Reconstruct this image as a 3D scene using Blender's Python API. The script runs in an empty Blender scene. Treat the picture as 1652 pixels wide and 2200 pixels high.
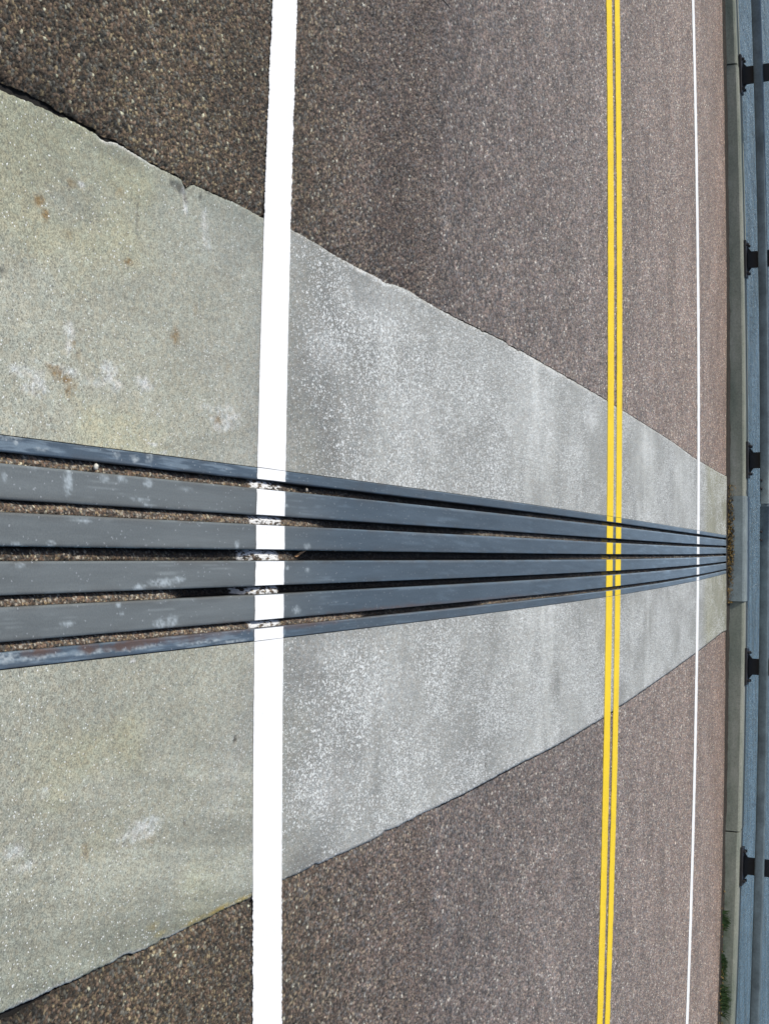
import bpy, math, random
import numpy as np
from mathutils import Matrix, Vector

scene = bpy.context.scene
# ------------------------------------------------------------------ camera
camd = bpy.data.cameras.new('camera')
cam = bpy.data.objects.new('camera', camd)
scene.collection.objects.link(cam)
scene.camera = cam
camd.sensor_fit = 'VERTICAL'
camd.sensor_height = 36.0
camd.sensor_width = 27.0
camd.lens = 2440 / 2200 * 36.0
camd.clip_start = 0.05
camd.clip_end = 20000
PITCH, YAW, ROLL, CAMH = .4255, -.037, -.0014, 1.4
F = Vector((math.sin(YAW) * math.cos(PITCH), math.cos(YAW) * math.cos(PITCH), -math.sin(PITCH)))
R0 = Vector((math.cos(YAW), -math.sin(YAW), 0))
U0 = R0.cross(F)
RR = R0 * math.cos(ROLL) + U0 * math.sin(ROLL)
UU = -R0 * math.sin(ROLL) + U0 * math.cos(ROLL)
# the camera is held turned a quarter: the world's up is the picture's right
M = Matrix((UU, -RR, -F)).transposed().to_4x4()
M.translation = Vector((0, 0, CAMH))
cam.matrix_world = M

# ------------------------------------------------------------------ light
SUN_EL, SUN_AZ = 50.0, -99.0          # azimuth from +Y (across the bridge), towards -X
el, az = math.radians(SUN_EL), math.radians(SUN_AZ)
sdir = Vector((math.sin(az) * math.cos(el), math.cos(az) * math.cos(el), math.sin(el)))
world = bpy.data.worlds.new('World')
scene.world = world
world.use_nodes = True
wn = world.node_tree
wn.nodes.clear()
sky = wn.nodes.new('ShaderNodeTexSky')
sky.sky_type = 'NISHITA'
sky.sun_disc = False
sky.sun_elevation = el
sky.sun_rotation = az
sky.air_density = 1.0
sky.dust_density = 2.0
bg = wn.nodes.new('ShaderNodeBackground')
bg.inputs['Strength'].default_value = 0.135
wo = wn.nodes.new('ShaderNodeOutputWorld')
wn.links.new(sky.outputs[0], bg.inputs[0])
wn.links.new(bg.outputs[0], wo.inputs[0])
sl = bpy.data.lights.new('sun', 'SUN')
sl.energy = 3.6
sl.angle = math.radians(0.53)
sl.color = (1.0, 0.965, 0.90)
so = bpy.data.objects.new('sun', sl)
scene.collection.objects.link(so)
so.rotation_euler = sdir.to_track_quat('Z', 'Y').to_euler()
vs = scene.view_settings
vs.view_transform = 'Standard'
try:
    vs.look = 'None'
except Exception:
    pass
vs.gamma = 1.0
vs.exposure = 0.0
vs.use_curve_mapping = False

# ------------------------------------------------------------------ tables (metres on the deck)
EDGE_L = [(-0.779, 1.471), (-0.784, 1.524), (-0.792, 1.612), (-0.792, 1.672), (-0.791, 1.732), (-0.793, 1.809), (-0.788, 1.905), (-0.795, 2.133), (-0.8, 2.233), (-0.8, 2.348), (-0.809, 2.486), (-0.809, 2.595), (-0.804, 2.713), (-0.802, 2.836), (-0.805, 3.044), (-0.817, 3.247), (-0.81, 3.402), (-0.809, 3.713), (-0.82, 4.181), (-0.814, 4.969), (-0.805, 5.861), (-0.778, 7.088), (-0.762, 7.823), (-0.727, 8.606), (-0.7, 10.051)]
EDGE_R = [(0.8, 1.526), (0.806, 1.61), (0.805, 1.667), (0.81, 1.737), (0.811, 1.797), (0.819, 1.932), (0.82, 2.02), (0.822, 2.148), (0.824, 2.251), (0.828, 2.35), (0.825, 2.487), (0.834, 2.738), (0.845, 3.034), (0.846, 3.386), (0.857, 3.815), (0.856, 4.346), (0.865, 5.022), (0.853, 5.912), (0.81, 7.136), (0.781, 7.868), (0.743, 8.774), (0.708, 9.486), (0.669, 10.229)]
RUST = [(-0.309, 1.654, 0.0086, 0.0284, 0.7), (-0.324, 1.625, 0.0059, 0.0201, 0.7), (-0.285, 1.668, 0.0078, 0.0156, 0.8), (-0.361, 1.694, 0.0105, 0.008, 0.4), (-0.617, 1.575, 0.0117, 0.012, 0.9), (-0.595, 1.59, 0.0117, 0.0097, 1), (-0.674, 1.658, 0.0086, 0.0156, 0.5), (-0.7, 1.802, 0.0092, 0.0147, 0.4), (-0.568, 1.835, 0.0084, 0.0135, 1), (-0.575, 1.654, 0.0103, 0.0155, 0.3), (-0.446, 2.0, 0.0218, 0.0153, 0.6), (-0.52, 2.072, 0.0153, 0.0108, 0.4), (-0.317, 1.634, 0.0102, 0.0177, 0.7), (-0.297, 1.674, 0.0121, 0.0131, 0.6), (-0.376, 1.677, 0.0087, 0.0079, 0.5), (-0.286, 2.174, 0.0168, 0.0155, 0.5), (0.577, 1.744, 0.0176, 0.0137, 0.4), (0.602, 1.95, 0.0095, 0.0129, 0.4), (-0.578, 1.988, 0.0079, 0.0101, 0.3), (-0.413, 2.209, 0.0085, 0.0119, 0.3)]
WHITE = [(-0.279, 1.574, 0.0132, 0.0363, 0.7), (-0.306, 1.532, 0.0114, 0.0185, 0.6), (-0.314, 1.733, 0.0089, 0.0417, 0.5), (-0.315, 1.804, 0.0128, 0.0205, 0.6), (-0.282, 2.184, 0.019, 0.0392, 0.6), (-0.369, 1.662, 0.0155, 0.0103, 0.6), (-0.395, 1.664, 0.0216, 0.0156, 0.6), (-0.305, 1.556, 0.0123, 0.0417, 0.5), (-0.284, 1.586, 0.0183, 0.0219, 0.8), (-0.322, 1.666, 0.0086, 0.0394, 0.6), (-0.339, 1.782, 0.0199, 0.023, 0.7), (-0.332, 1.894, 0.0133, 0.0348, 0.7), (-0.301, 2.212, 0.0266, 0.0502, 0.6), (-0.751, 2.029, 0.0301, 0.0087, 0.9), (-0.718, 2.102, 0.0309, 0.0148, 0.6), (-0.679, 2.113, 0.0145, 0.0149, 0.8), (0.573, 1.925, 0.0208, 0.0564, 0.7), (0.578, 1.865, 0.0111, 0.0304, 0.5), (0.532, 1.55, 0.0121, 0.0291, 0.5), (0.565, 1.586, 0.0082, 0.0361, 0.4), (0.445, 1.624, 0.01, 0.0173, 0.4), (-0.311, 2.116, 0.0103, 0.0374, 0.4), (-0.329, 1.603, 0.005, 0.0758, 0.3), (-0.681, 1.687, 0.0053, 0.0106, 0.7), (-0.796, 2.885, 0.0066, 0.0554, 0.9), (-0.797, 3.044, 0.0069, 0.0743, 0.8), (-0.803, 3.218, 0.0072, 0.0665, 0.6), (-0.802, 4.819, 0.0102, 0.1645, 0.8), (-0.8, 5.295, 0.0089, 0.1585, 0.6), (0.281, 4.644, 0.0393, 0.1385, 0.3), (0.261, 4.853, 0.0817, 0.0739, 0.5), (0.274, 2.719, 0.0498, 0.1716, 0.2), (-0.694, 3.048, 0.083, 0.2101, 0.35), (-0.537, 2.692, 0.0624, 0.1117, 0.3), (-0.422, 3.344, 0.1192, 0.2457, 0.25), (-0.564, 4.617, 0.1573, 0.2833, 0.35), (0.415, 3.118, 0.0836, 0.216, 0.3), (0.637, 2.678, 0.0735, 0.1666, 0.3), (-0.67, 5.569, 0.0581, 0.1341, 0.6), (-0.653, 6.949, 0.1135, 0.2012, 0.4), (0.388, 7.426, 0.1499, 0.2265, 0.3), (0.819, 1.746, 0.0044, 0.0414, 0.8), (0.809, 1.667, 0.0034, 0.0257, 0.8), (0.815, 1.807, 0.0036, 0.0289, 0.7), (0.229, 1.875, 0.0047, 0.0092, 1), (-0.211, 1.93, 0.0038, 0.0194, 0.9), (-0.198, 1.963, 0.0029, 0.0132, 0.9)]
DARK = [(0.444, 2.268, 0.0086, 0.0082, 1), (0.592, 2.072, 0.009, 0.0053, 0.9), (-0.662, 1.861, 0.0423, 0.0038, 0.7), (-0.768, 2.011, 0.012, 0.0348, 0.9), (-0.754, 2.032, 0.0181, 0.007, 1), (-0.769, 1.98, 0.0069, 0.0135, 0.9), (-0.771, 2.086, 0.0072, 0.0055, 0.9), (-0.792, 2.115, 0.0041, 0.0149, 0.8), (-0.467, 1.487, 0.008, 0.0088, 0.6), (-0.494, 1.827, 0.0056, 0.0059, 0.5), (0.794, 4.027, 0.0311, 0.0105, 0.9), (-0.354, 1.554, 0.0041, 0.0059, 0.3), (-0.38, 2.542, 0.0952, 0.1547, 0.25), (-0.275, 2.701, 0.0748, 0.1708, 0.15), (0.321, 2.566, 0.0713, 0.1558, 0.2), (-0.799, 1.586, 0.0168, 0.0752, 0.35), (-0.772, 1.788, 0.0183, 0.1211, 0.35), (0.802, 2.607, 0.0299, 0.159, 0.3), (-0.211, 1.979, 0.0078, 0.0337, 0.3)]
YEL = [(0.814, 2.119, 0.0061, 0.0462, 0.6), (0.817, 2.212, 0.0063, 0.0596, 0.9), (0.821, 2.301, 0.0065, 0.0527, 1), (0.802, 1.989, 0.0058, 0.025, 0.5), (0.781, 1.964, 0.0096, 0.0245, 0.35)]
SCUFF = [(-0.119, 1.669, 0.0258, 0.0117, 1), (-0.131, 1.775, 0.0072, 0.0142, 0.7), (-0.133, 1.829, 0.0064, 0.0163, 0.8), (-0.131, 1.914, 0.0095, 0.0159, 0.9), (-0.096, 1.887, 0.0038, 0.0313, 0.6), (-0.086, 1.918, 0.0038, 0.0224, 0.5), (-0.048, 1.715, 0.0035, 0.0271, 0.6), (-0.001, 1.537, 0.0032, 0.0161, 0.8), (-0.004, 1.627, 0.0042, 0.0125, 0.7), (0.082, 1.893, 0.0056, 0.0219, 0.8), (0.074, 1.972, 0.0078, 0.0504, 0.7), (0.068, 2.031, 0.006, 0.0243, 0.7), (0.115, 1.826, 0.0055, 0.0088, 0.7), (0.132, 1.837, 0.0046, 0.0059, 0.7), (0.144, 1.676, 0.0043, 0.0182, 0.7), (0.159, 1.967, 0.0097, 0.0232, 0.8), (0.156, 2.009, 0.0118, 0.0205, 0.8), (-0.009, 2.263, 0.0108, 0.0102, 0.9), (0.155, 2.555, 0.0095, 0.0198, 0.8), (-0.186, 1.514, 0.0064, 0.0342, 0.5), (-0.173, 1.596, 0.0042, 0.0171, 0.6), (-0.179, 1.809, 0.0073, 0.0117, 0.6), (-0.178, 1.868, 0.0075, 0.0153, 0.7), (-0.181, 1.915, 0.0114, 0.0127, 0.5), (-0.182, 1.531, 0.0081, 0.0069, 0.7), (-0.108, 2.49, 0.0035, 0.0143, 0.7), (0.047, 2.5, 0.0047, 0.0096, 0.8), (0.054, 2.607, 0.006, 0.0128, 0.5), (-0.006, 2.604, 0.0085, 0.0179, 0.4), (0.195, 1.516, 0.008, 0.0341, 0.7), (0.199, 1.597, 0.005, 0.0619, 0.7), (0.201, 1.751, 0.0053, 0.0564, 0.8), (0.204, 1.897, 0.0047, 0.08, 0.7), (0.208, 2.116, 0.0041, 0.0752, 0.6), (0.215, 2.25, 0.0032, 0.0617, 0.6), (0.035, 1.55, 0.0049, 0.0116, 0.5), (-0.127, 2.05, 0.005, 0.0248, 0.3), (-0.138, 1.573, 0.0041, 0.0143, 0.3), (-0.117, 1.505, 0.008, 0.0089, 0.5)]
BRUST = [(0.196, 1.866, 0.0065, 0.0541, 1), (0.194, 1.737, 0.0062, 0.0192, 0.9), (0.19, 1.609, 0.0058, 0.0309, 0.8), (0.192, 1.944, 0.0058, 0.0409, 0.8), (0.183, 2.249, 0.0086, 0.1043, 0.7), (0.193, 2.611, 0.0072, 0.1606, 0.5), (0.185, 3.793, 0.0082, 0.6542, 0.5), (0.192, 2.115, 0.0082, 0.1144, 0.5), (0.181, 3.18, 0.0085, 0.3045, 0.6)]
rng = np.random.default_rng(7)
random.seed(7)
C = scene.collection

# ------------------------------------------------------------------ helpers
def hash2(ix, iy, seed):
    h = (ix.astype(np.int64) * 374761393 + iy.astype(np.int64) * 668265263 + seed * 1442695041) & 0xffffffff
    h = ((h ^ (h >> 13)) * 1274126177) & 0xffffffff
    h = (h ^ (h >> 16)) & 0xffffffff
    h = (h * 2246822519) & 0xffffffff
    h = h ^ (h >> 15)
    return (h & 0xffffff) / float(0xffffff)

def vnoise(x, y, seed=0):
    ix, iy = np.floor(x), np.floor(y)
    fx, fy = x - ix, y - iy
    fx = fx * fx * (3 - 2 * fx)
    fy = fy * fy * (3 - 2 * fy)
    a = hash2(ix, iy, seed); b = hash2(ix + 1, iy, seed)
    c = hash2(ix, iy + 1, seed); d = hash2(ix + 1, iy + 1, seed)
    return (a * (1 - fx) + b * fx) * (1 - fy) + (c * (1 - fx) + d * fx) * fy

def fbm(x, y, seed=0, octv=4):
    s, a, t = 0, .5, 0
    for o in range(octv):
        s = s + a * vnoise(x * 2 ** o + 17.3 * o, y * 2 ** o + 5.1 * o, seed + o)
        t += a
        a *= .55
    return s / t

def voronoi(x, y, cell, seed):
    """distance to nearest, to second nearest, and the nearest cell's hash"""
    gx, gy = x / cell, y / cell
    ix, iy = np.floor(gx), np.floor(gy)
    d1 = np.full(x.shape, 9.0); d2 = np.full(x.shape, 9.0)
    cx = np.zeros(x.shape); cy = np.zeros(x.shape)
    for ox in (-1, 0, 1):
        for oy in (-1, 0, 1):
            jx, jy = ix + ox, iy + oy
            px = jx + .5 + (hash2(jx, jy, seed) - .5) * .9
            py = jy + .5 + (hash2(jx, jy, seed + 1) - .5) * .9
            d = np.hypot(gx - px, gy - py)
            n = d < d1
            d2 = np.where(n, d1, np.minimum(d2, d))
            d1 = np.where(n, d, d1)
            cx = np.where(n, jx, cx); cy = np.where(n, jy, cy)
    return d1, d2, cx, cy

def blobs(X, Y, tabl, grow=1.0):
    m = np.zeros(X.shape)
    wx = (fbm(X * 90, Y * 90, 51, 3) - .5) * .9
    wy = (fbm(X * 90 + 40, Y * 60, 52, 3) - .5) * .9
    for bx, by, rx, ry, s in tabl:
        d = np.hypot((X - bx) / (rx * grow) + wx, (Y - by) / (ry * grow) + wy)
        m = np.maximum(m, s * np.clip(1.25 - d, 0, 1) ** .7 * (d < 1.25))
    return m

def grid_mesh(name, X, Y, Z, cols=None, flip=False):
    """a height sheet from 2-D arrays; cols is a dict of name -> (n,m,3)"""
    n, m = X.shape
    me = bpy.data.meshes.new(name)
    co = np.stack([X, Y, Z], -1).reshape(-1, 3).astype(np.float32)
    i = np.arange(n - 1)[:, None] * m + np.arange(m - 1)[None]
    q = np.stack([i, i + 1, i + m + 1, i + m], -1).reshape(-1, 4)
    if flip:
        q = q[:, ::-1]
    me.vertices.add(len(co))
    me.vertices.foreach_set('co', co.ravel())
    me.loops.add(q.size)
    me.loops.foreach_set('vertex_index', q.ravel().astype(np.int32))
    me.polygons.add(len(q))
    me.polygons.foreach_set('loop_start', (np.arange(len(q)) * 4).astype(np.int32))
    me.update(calc_edges=True)
    me.polygons.foreach_set('use_smooth', np.ones(len(q), bool))
    for k, v in (cols or {}).items():
        a = me.color_attributes.new(k, 'FLOAT_COLOR', 'POINT')
        rgba = np.ones((len(co), 4), np.float32)
        rgba[:, :3] = v.reshape(-1, 3)
        a.data.foreach_set('color', rgba.ravel())
    return me

def link(name, me, mat, parent=None):
    o = bpy.data.objects.new(name, me)
    C.objects.link(o)
    if mat is not None and not me.materials:
        me.materials.append(mat)
    if parent is not None:
        o.parent = parent
    return o

def structure(name, me, mat, parent=None, label=None):
    o = link(name, me, mat, parent)
    o['kind'] = 'structure'
    if label:
        o['label'] = label
    return o

def stuff(name, me, mat, label, cat):
    o = link(name, me, mat)
    o['kind'] = 'stuff'
    o['label'] = label
    o['category'] = cat
    return o

def empty(name, label, cat, loc=(0, 0, 0), group=None):
    o = bpy.data.objects.new(name, None)
    C.objects.link(o)
    o.location = loc
    o.empty_display_size = .1
    o['label'] = label
    o['category'] = cat
    if group:
        o['group'] = group
    return o

def raw_mesh(name, verts, faces, smooth=False):
    me = bpy.data.meshes.new(name)
    me.from_pydata([tuple(map(float, v)) for v in verts], [], faces)
    me.validate()
    me.update()
    if smooth:
        me.polygons.foreach_set('use_smooth', [True] * len(me.polygons))
    return me

def join_grids(name, parts):
    """join several grid meshes of one surface into one mesh"""
    V, Q, A = [], [], {}
    off = 0
    for me in parts:
        nv, nf = len(me.vertices), len(me.polygons)
        c = np.empty(nv * 3, np.float32); me.vertices.foreach_get('co', c)
        q = np.empty(nf * 4, np.int32); me.loops.foreach_get('vertex_index', q)
        V.append(c.reshape(-1, 3)); Q.append(q.reshape(-1, 4) + off); off += nv
        for a in me.color_attributes:
            r = np.empty(nv * 4, np.float32); a.data.foreach_get('color', r)
            A.setdefault(a.name, []).append(r.reshape(-1, 4))
    co = np.concatenate(V); q = np.concatenate(Q)
    me = bpy.data.meshes.new(name)
    me.vertices.add(len(co)); me.vertices.foreach_set('co', co.ravel())
    me.loops.add(q.size); me.loops.foreach_set('vertex_index', q.ravel())
    me.polygons.add(len(q)); me.polygons.foreach_set('loop_start', (np.arange(len(q)) * 4).astype(np.int32))
    me.update(calc_edges=True)
    me.polygons.foreach_set('use_smooth', np.ones(len(q), bool))
    for k, v in A.items():
        a = me.color_attributes.new(k, 'FLOAT_COLOR', 'POINT')
        a.data.foreach_set('color', np.concatenate(v).ravel())
    for p in parts:
        bpy.data.meshes.remove(p)
    return me

class Mat:
    """small node builder"""
    def __init__(self, name):
        self.m = bpy.data.materials.new(name)
        self.m.use_nodes = True
        self.t = self.m.node_tree
        self.b = self.t.nodes['Principled BSDF']
        self.tc = self.n('ShaderNodeTexCoord').outputs['Object']
    def n(self, typ, **kw):
        nd = self.t.nodes.new(typ)
        for k, v in kw.items():
            setattr(nd, k, v)
        return nd
    def l(self, a, b):
        self.t.links.new(a, b)
    def set(self, **kw):
        for k, v in kw.items():
            self.b.inputs[k.replace('_', ' ')].default_value = v
    def map(self, scale):
        mp = self.n('ShaderNodeMapping')
        mp.inputs['Scale'].default_value = scale
        self.l(self.tc, mp.inputs[0])
        return mp.outputs[0]
    def noise(self, scale, detail=3, rough=.55, vec=None):
        nd = self.n('ShaderNodeTexNoise')
        nd.inputs['Scale'].default_value = scale
        nd.inputs['Detail'].default_value = detail
        nd.inputs['Roughness'].default_value = rough
        self.l(vec or self.tc, nd.inputs['Vector'])
        return nd.outputs['Fac']
    def voro(self, scale, vec=None, out='Color', dims='2D', feature='F1'):
        nd = self.n('ShaderNodeTexVoronoi', voronoi_dimensions=dims, feature=feature)
        nd.inputs['Scale'].default_value = scale
        self.l(vec or self.tc, nd.inputs['Vector'])
        return nd.outputs[out]
    def ramp(self, fac, stops, mode='LINEAR'):
        r = self.n('ShaderNodeValToRGB')
        r.color_ramp.interpolation = mode
        e = r.color_ramp.elements
        while len(e) < len(stops):
            e.new(.5)
        for i, (p, c) in enumerate(stops):
            e[i].position = p
            e[i].color = (c, c, c, 1) if isinstance(c, (int, float)) else (*c, 1)
        self.l(fac, r.inputs[0])
        return r.outputs[0]
    def mix(self, fac, a, b, blend='MIX'):
        m = self.n('ShaderNodeMix', data_type='RGBA', blend_type=blend)
        for k, v in ((0, fac), (6, a), (7, b)):
            if isinstance(v, (int, float)):
                m.inputs[k].default_value = v if k == 0 else (v, v, v, 1)
            elif isinstance(v, tuple):
                m.inputs[k].default_value = (*v, 1)
            else:
                self.l(v, m.inputs[k])
        return m.outputs[2]
    def math(self, op, a, b=None, clamp=False):
        m = self.n('ShaderNodeMath', operation=op, use_clamp=clamp)
        for k, v in ((0, a), (1, b)):
            if v is None:
                continue
            if isinstance(v, (int, float)):
                m.inputs[k].default_value = v
            else:
                self.l(v, m.inputs[k])
        return m.outputs[0]
    def attr(self, name, out='Color'):
        a = self.n('ShaderNodeAttribute', attribute_name=name)
        return a.outputs[out]
    def sep(self, v):
        s = self.n('ShaderNodeSeparateXYZ')
        self.l(v, s.inputs[0])
        return s.outputs
    def bump(self, h, strength, dist):
        b = self.n('ShaderNodeBump')
        b.inputs['Strength'].default_value = strength
        b.inputs['Distance'].default_value = dist
        self.l(h, b.inputs['Height'])
        self.l(b.outputs[0], self.b.inputs['Normal'])
    def base(self, c):
        self.l(c, self.b.inputs['Base Color'])

# ------------------------------------------------------------------ the plan of the deck
JC = np.array([-0.1978, -0.1682, -0.146, -0.0813, -0.0583, 0.0028, 0.0303, 0.0917, 0.1131, 0.1758, 0.1946, 0.2258])
def jx(x, Y):
    """the joint's steel wanders a little: nominal x at distance Y"""
    t = (np.maximum(Y, 1.3) - 3) / 5
    return x * (1 + .1061 * t - .1623 * t * t) + .0039 * t + .0001 * t * t - .007 * t ** 3

EL = np.array(EDGE_L); ER = np.array(EDGE_R)
def edge(side, Y):
    T = EL if side < 0 else ER
    e = np.interp(Y, T[:, 1], T[:, 0])
    n = (vnoise(Y * 17, Y * 0, 3) - .5) * .0016 + (side < 0) * .016 * np.clip(1 - np.abs(Y - 2.04) / .022, 0, 1) + (vnoise(Y * 230, Y * 0 + 9, 5) - .5) * .0028 - side * .007 * np.clip(vnoise(Y * 16, Y * 0 + side, 6) - .85, 0, 1) / .15
    return e + n

def quad(c, X, lim=6.0):
    Xc = np.clip(X, -lim, lim)
    return c[0] * Xc * Xc + c[1] * Xc + c[2] + (2 * c[0] * Xc + c[1]) * (X - Xc)
NEAR_A, NEAR_B = (.0202, .0011, 2.3443), (.0147, .0066, 2.4827)
YEL1 = ((-.0164, -.0159, 5.9049), (-.0190, -.0172, 6.0467))
YEL2 = ((-.0195, -.0200, 6.1129), (-.0213, -.0230, 6.2404))
FAR = ((-.0268, -.0267, 8.812), (-.0268, -.0267, 8.930))
KERB = (-.02285, -.02195, 10.535)
def kerb_y(X):
    return quad(KERB, X, 5.5)
def sag(X):
    return -.0017 * np.minimum(np.abs(X), 5.5) ** 2

def sstep(a, b, x):
    t = np.clip((x - a) / (b - a), 0, 1)
    return t * t * (3 - 2 * t)

# ------------------------------------------------------------------ materials
PAL = np.array([(.135, .085, .058), (.070, .050, .038), (.26, .185, .115), (.10, .088, .080), (.17, .108, .080),
                (.030, .026, .023), (.21, .18, .15), (.075, .054, .042), (.48, .42, .32), (.14, .118, .110)])
def stone_cols(x, y, cell, seed):
    d1, d2, cx, cy = voronoi(x, y, cell, seed)
    h = hash2(cx, cy, seed + 7)
    w = np.cumsum([.17, .17, .10, .13, .15, .09, .06, .08, .012, .038]); w = w / w[-1]
    k = np.searchsorted(w, h * .9999)
    k = np.clip(k, 0, len(PAL) - 1)
    return d1, d2, cx, cy, PAL[k] * (.55 + .9 * hash2(cx, cy, seed + 8))[..., None]

# Asphalt tone across the deck: worn lanes, plus grazing-view sheen painted lighter with distance
WEAR_SHEEN_Y = [1.0, 2.35, 2.50, 3.2, 4.3, 5.8, 7.0, 8.8, 10.5]
WEAR_SHEEN_V = [0.86, 1.04, 1.24, 1.42, 1.70, 2.05, 2.35, 2.48, 2.30]

def make_asphalt():
    m = Mat('asphalt')
    near = m.attr('stone')            # built stones carry their own colour
    isn = m.attr('near', 'Fac')
    v = m.n('ShaderNodeTexVoronoi', voronoi_dimensions='2D')
    v.inputs['Scale'].default_value = 1 / .0078
    m.l(m.tc, v.inputs['Vector'])
    s = m.sep(v.outputs['Color'])
    pal = m.ramp(s[0], [(0, (.120, .080, .058)), (.17, (.066, .050, .040)), (.34, (.21, .152, .105)), (.44, (.092, .080, .074)),
                        (.57, (.145, .096, .075)), (.72, (.038, .032, .029)), (.80, (.175, .148, .126)), (.88, (.072, .054, .044)),
                        (.955, (.42, .37, .29)), (.972, (.125, .106, .100))], 'CONSTANT')
    v2 = m.n('ShaderNodeTexVoronoi', voronoi_dimensions='2D')
    v2.inputs['Scale'].default_value = 1 / .016
    m.l(m.tc, v2.inputs['Vector'])
    s2 = m.sep(v2.outputs['Color'])
    spark = m.ramp(s2[1], [(0, .78), (.2, .92), (.6, 1.0), (.9, 1.12), (.97, 1.45)], 'CONSTANT')
    far = m.mix(1, pal, spark, 'MULTIPLY')
    v3 = m.sep(m.voro(1 / .036))
    far = m.mix(1, far, m.ramp(v3[0], [(0, .88), (.25, .96), (.6, 1.04), (.88, 1.14)], 'CONSTANT'), 'MULTIPLY')
    pit = m.ramp(v.outputs['Distance'], [(0, 1.0), (.45, .96), (.75, .58), (1, .50)])
    far = m.mix(1, far, pit, 'MULTIPLY')
    col = m.mix(isn, far, near)
    yy = m.sep(m.tc)[1]
    hs = m.n('ShaderNodeHueSaturation')
    m.l(m.ramp(m.math('MULTIPLY', yy, .1), [(.22, .95), (.30, .80), (.55, .82), (.85, .98)]), hs.inputs['Saturation'])
    m.l(col, hs.inputs['Color'])
    col = hs.outputs[0]
    col = m.mix(1, col, m.attr('wear_sheen'), 'MULTIPLY')
    blot = m.ramp(m.noise(2.2, 4, .6, m.map((.6, 1.3, 1))), [(.3, .84), (.7, 1.14)])
    col = m.mix(1, col, blot, 'MULTIPLY')
    hue = m.mix(m.noise(9, 3), (1.06, .98, .95), (.95, 1.01, 1.0))
    col = m.mix(1, col, hue, 'MULTIPLY')
    m.base(col)
    m.set(Roughness=.82)
    m.b.inputs['Specular IOR Level'].default_value = .3
    h = m.math('ADD', m.math('MULTIPLY', v.outputs['Distance'], -1.0), m.math('MULTIPLY', m.noise(700, 2), .4))
    bh = m.n('ShaderNodeMix', data_type='FLOAT')
    m.l(isn, bh.inputs[0]); m.l(h, bh.inputs[2]); m.l(m.math('MULTIPLY', m.noise(900, 2), .5), bh.inputs[3])
    m.bump(bh.outputs[0], .6, .004)
    return m.m

def make_concrete():
    m = Mat('header_concrete')
    tint = m.attr('tint')
    fine = m.ramp(m.noise(420, 4, .7), [(.3, .78), (.5, 1.0), (.72, 1.25)])
    c = m.mix(1, tint, fine, 'MULTIPLY')
    g1 = m.sep(m.voro(1 / .0024))
    c = m.mix(1, c, m.ramp(g1[0], [(0, .67), (.5, 1.0), (1, 1.34)]), 'MULTIPLY')
    g2 = m.sep(m.voro(1 / .0085))
    c = m.mix(1, c, m.ramp(g2[1], [(0, .92), (1, 1.09)]), 'MULTIPLY')
    g3 = m.mix(g2[2], (1.03, .99, .95), (.97, 1.01, 1.04))
    c = m.mix(1, c, g3, 'MULTIPLY')
    mid = m.ramp(m.noise(60, 4, .7), [(.3, .90), (.7, 1.10)])
    c = m.mix(1, c, mid, 'MULTIPLY')
    spk = m.attr('speck', 'Fac')
    va = m.sep(m.voro(1 / .0024))
    thr = m.math('SUBTRACT', 1.0, m.math('MULTIPLY', spk, .10))
    c = m.mix(m.math('MULTIPLY', m.math('GREATER_THAN', va[0], thr), .85), c, (.76, .78, .76))
    vb = m.sep(m.voro(1 / .0030))
    c = m.mix(m.math('MULTIPLY', m.math('GREATER_THAN', vb[1], .955), .55), c, (.09, .09, .085))
    vc = m.sep(m.voro(1 / .0052))
    thr2 = m.math('SUBTRACT', 1.0, m.math('MULTIPLY', m.math('MAXIMUM', m.math('SUBTRACT', spk, .28), 0.0), .10))
    c = m.mix(m.math('MULTIPLY', m.math('GREATER_THAN', vc[2], thr2), .8), c, (.74, .76, .74))
    m.base(c)
    m.set(Roughness=.78)
    m.b.inputs['Specular IOR Level'].default_value = .35
    hh = m.math('ADD', m.noise(330, 4, .7), m.math('MULTIPLY', m.noise(45, 3), .8))
    m.bump(hh, .5, .003)
    return m.m

def make_steel():
    m = Mat('joint_steel')
    tint = m.attr('tint')
    streak = m.ramp(m.noise(40, 5, .65, m.map((1.0, .06, 1))), [(.3, .86), (.7, 1.12)])
    c = m.mix(1, tint, streak, 'MULTIPLY')
    gr = m.ramp(m.noise(260, 3, .6), [(.3, .9), (.7, 1.1)])
    c = m.mix(1, c, gr, 'MULTIPLY')
    sp = m.sep(m.voro(1 / .003))
    c = m.mix(m.math('MULTIPLY', m.math('GREATER_THAN', sp[0], .992), .5), c, (.42, .44, .45))
    m.base(c)
    m.l(m.ramp(m.noise(120, 3), [(.3, .42), (.7, .6)]), m.b.inputs['Roughness'])
    m.set(Metallic=.25)
    m.bump(m.noise(220, 4, .7), .12, .001)
    return m.m

def make_simple(name, col, rough=.8, noise_scale=30, amp=.2, bump=.2, bdist=.002, col2=None, metal=0):
    m = Mat(name)
    n1 = m.noise(noise_scale, 5, .65)
    c = m.ramp(n1, [(.3, tuple(x * (1 - amp) for x in col)), (.7, tuple(x * (1 + amp) for x in (col2 or col)))])
    g = m.ramp(m.noise(noise_scale * 9, 3, .7), [(.3, .85), (.7, 1.15)])
    c = m.mix(1, c, g, 'MULTIPLY')
    m.base(c)
    m.set(Roughness=rough, Metallic=metal)
    m.bump(m.noise(noise_scale * 6, 4, .7), bump, bdist)
    return m.m

MA = make_asphalt()
MC = make_concrete()
MS = make_steel()
M_TAR = make_simple('joint_tar', (.007, .006, .005), .97, 60, .3, .5)
M_RUB = make_simple('seal_rubber', (.014, .014, .014), .55, 60, .3, .2)

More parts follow.
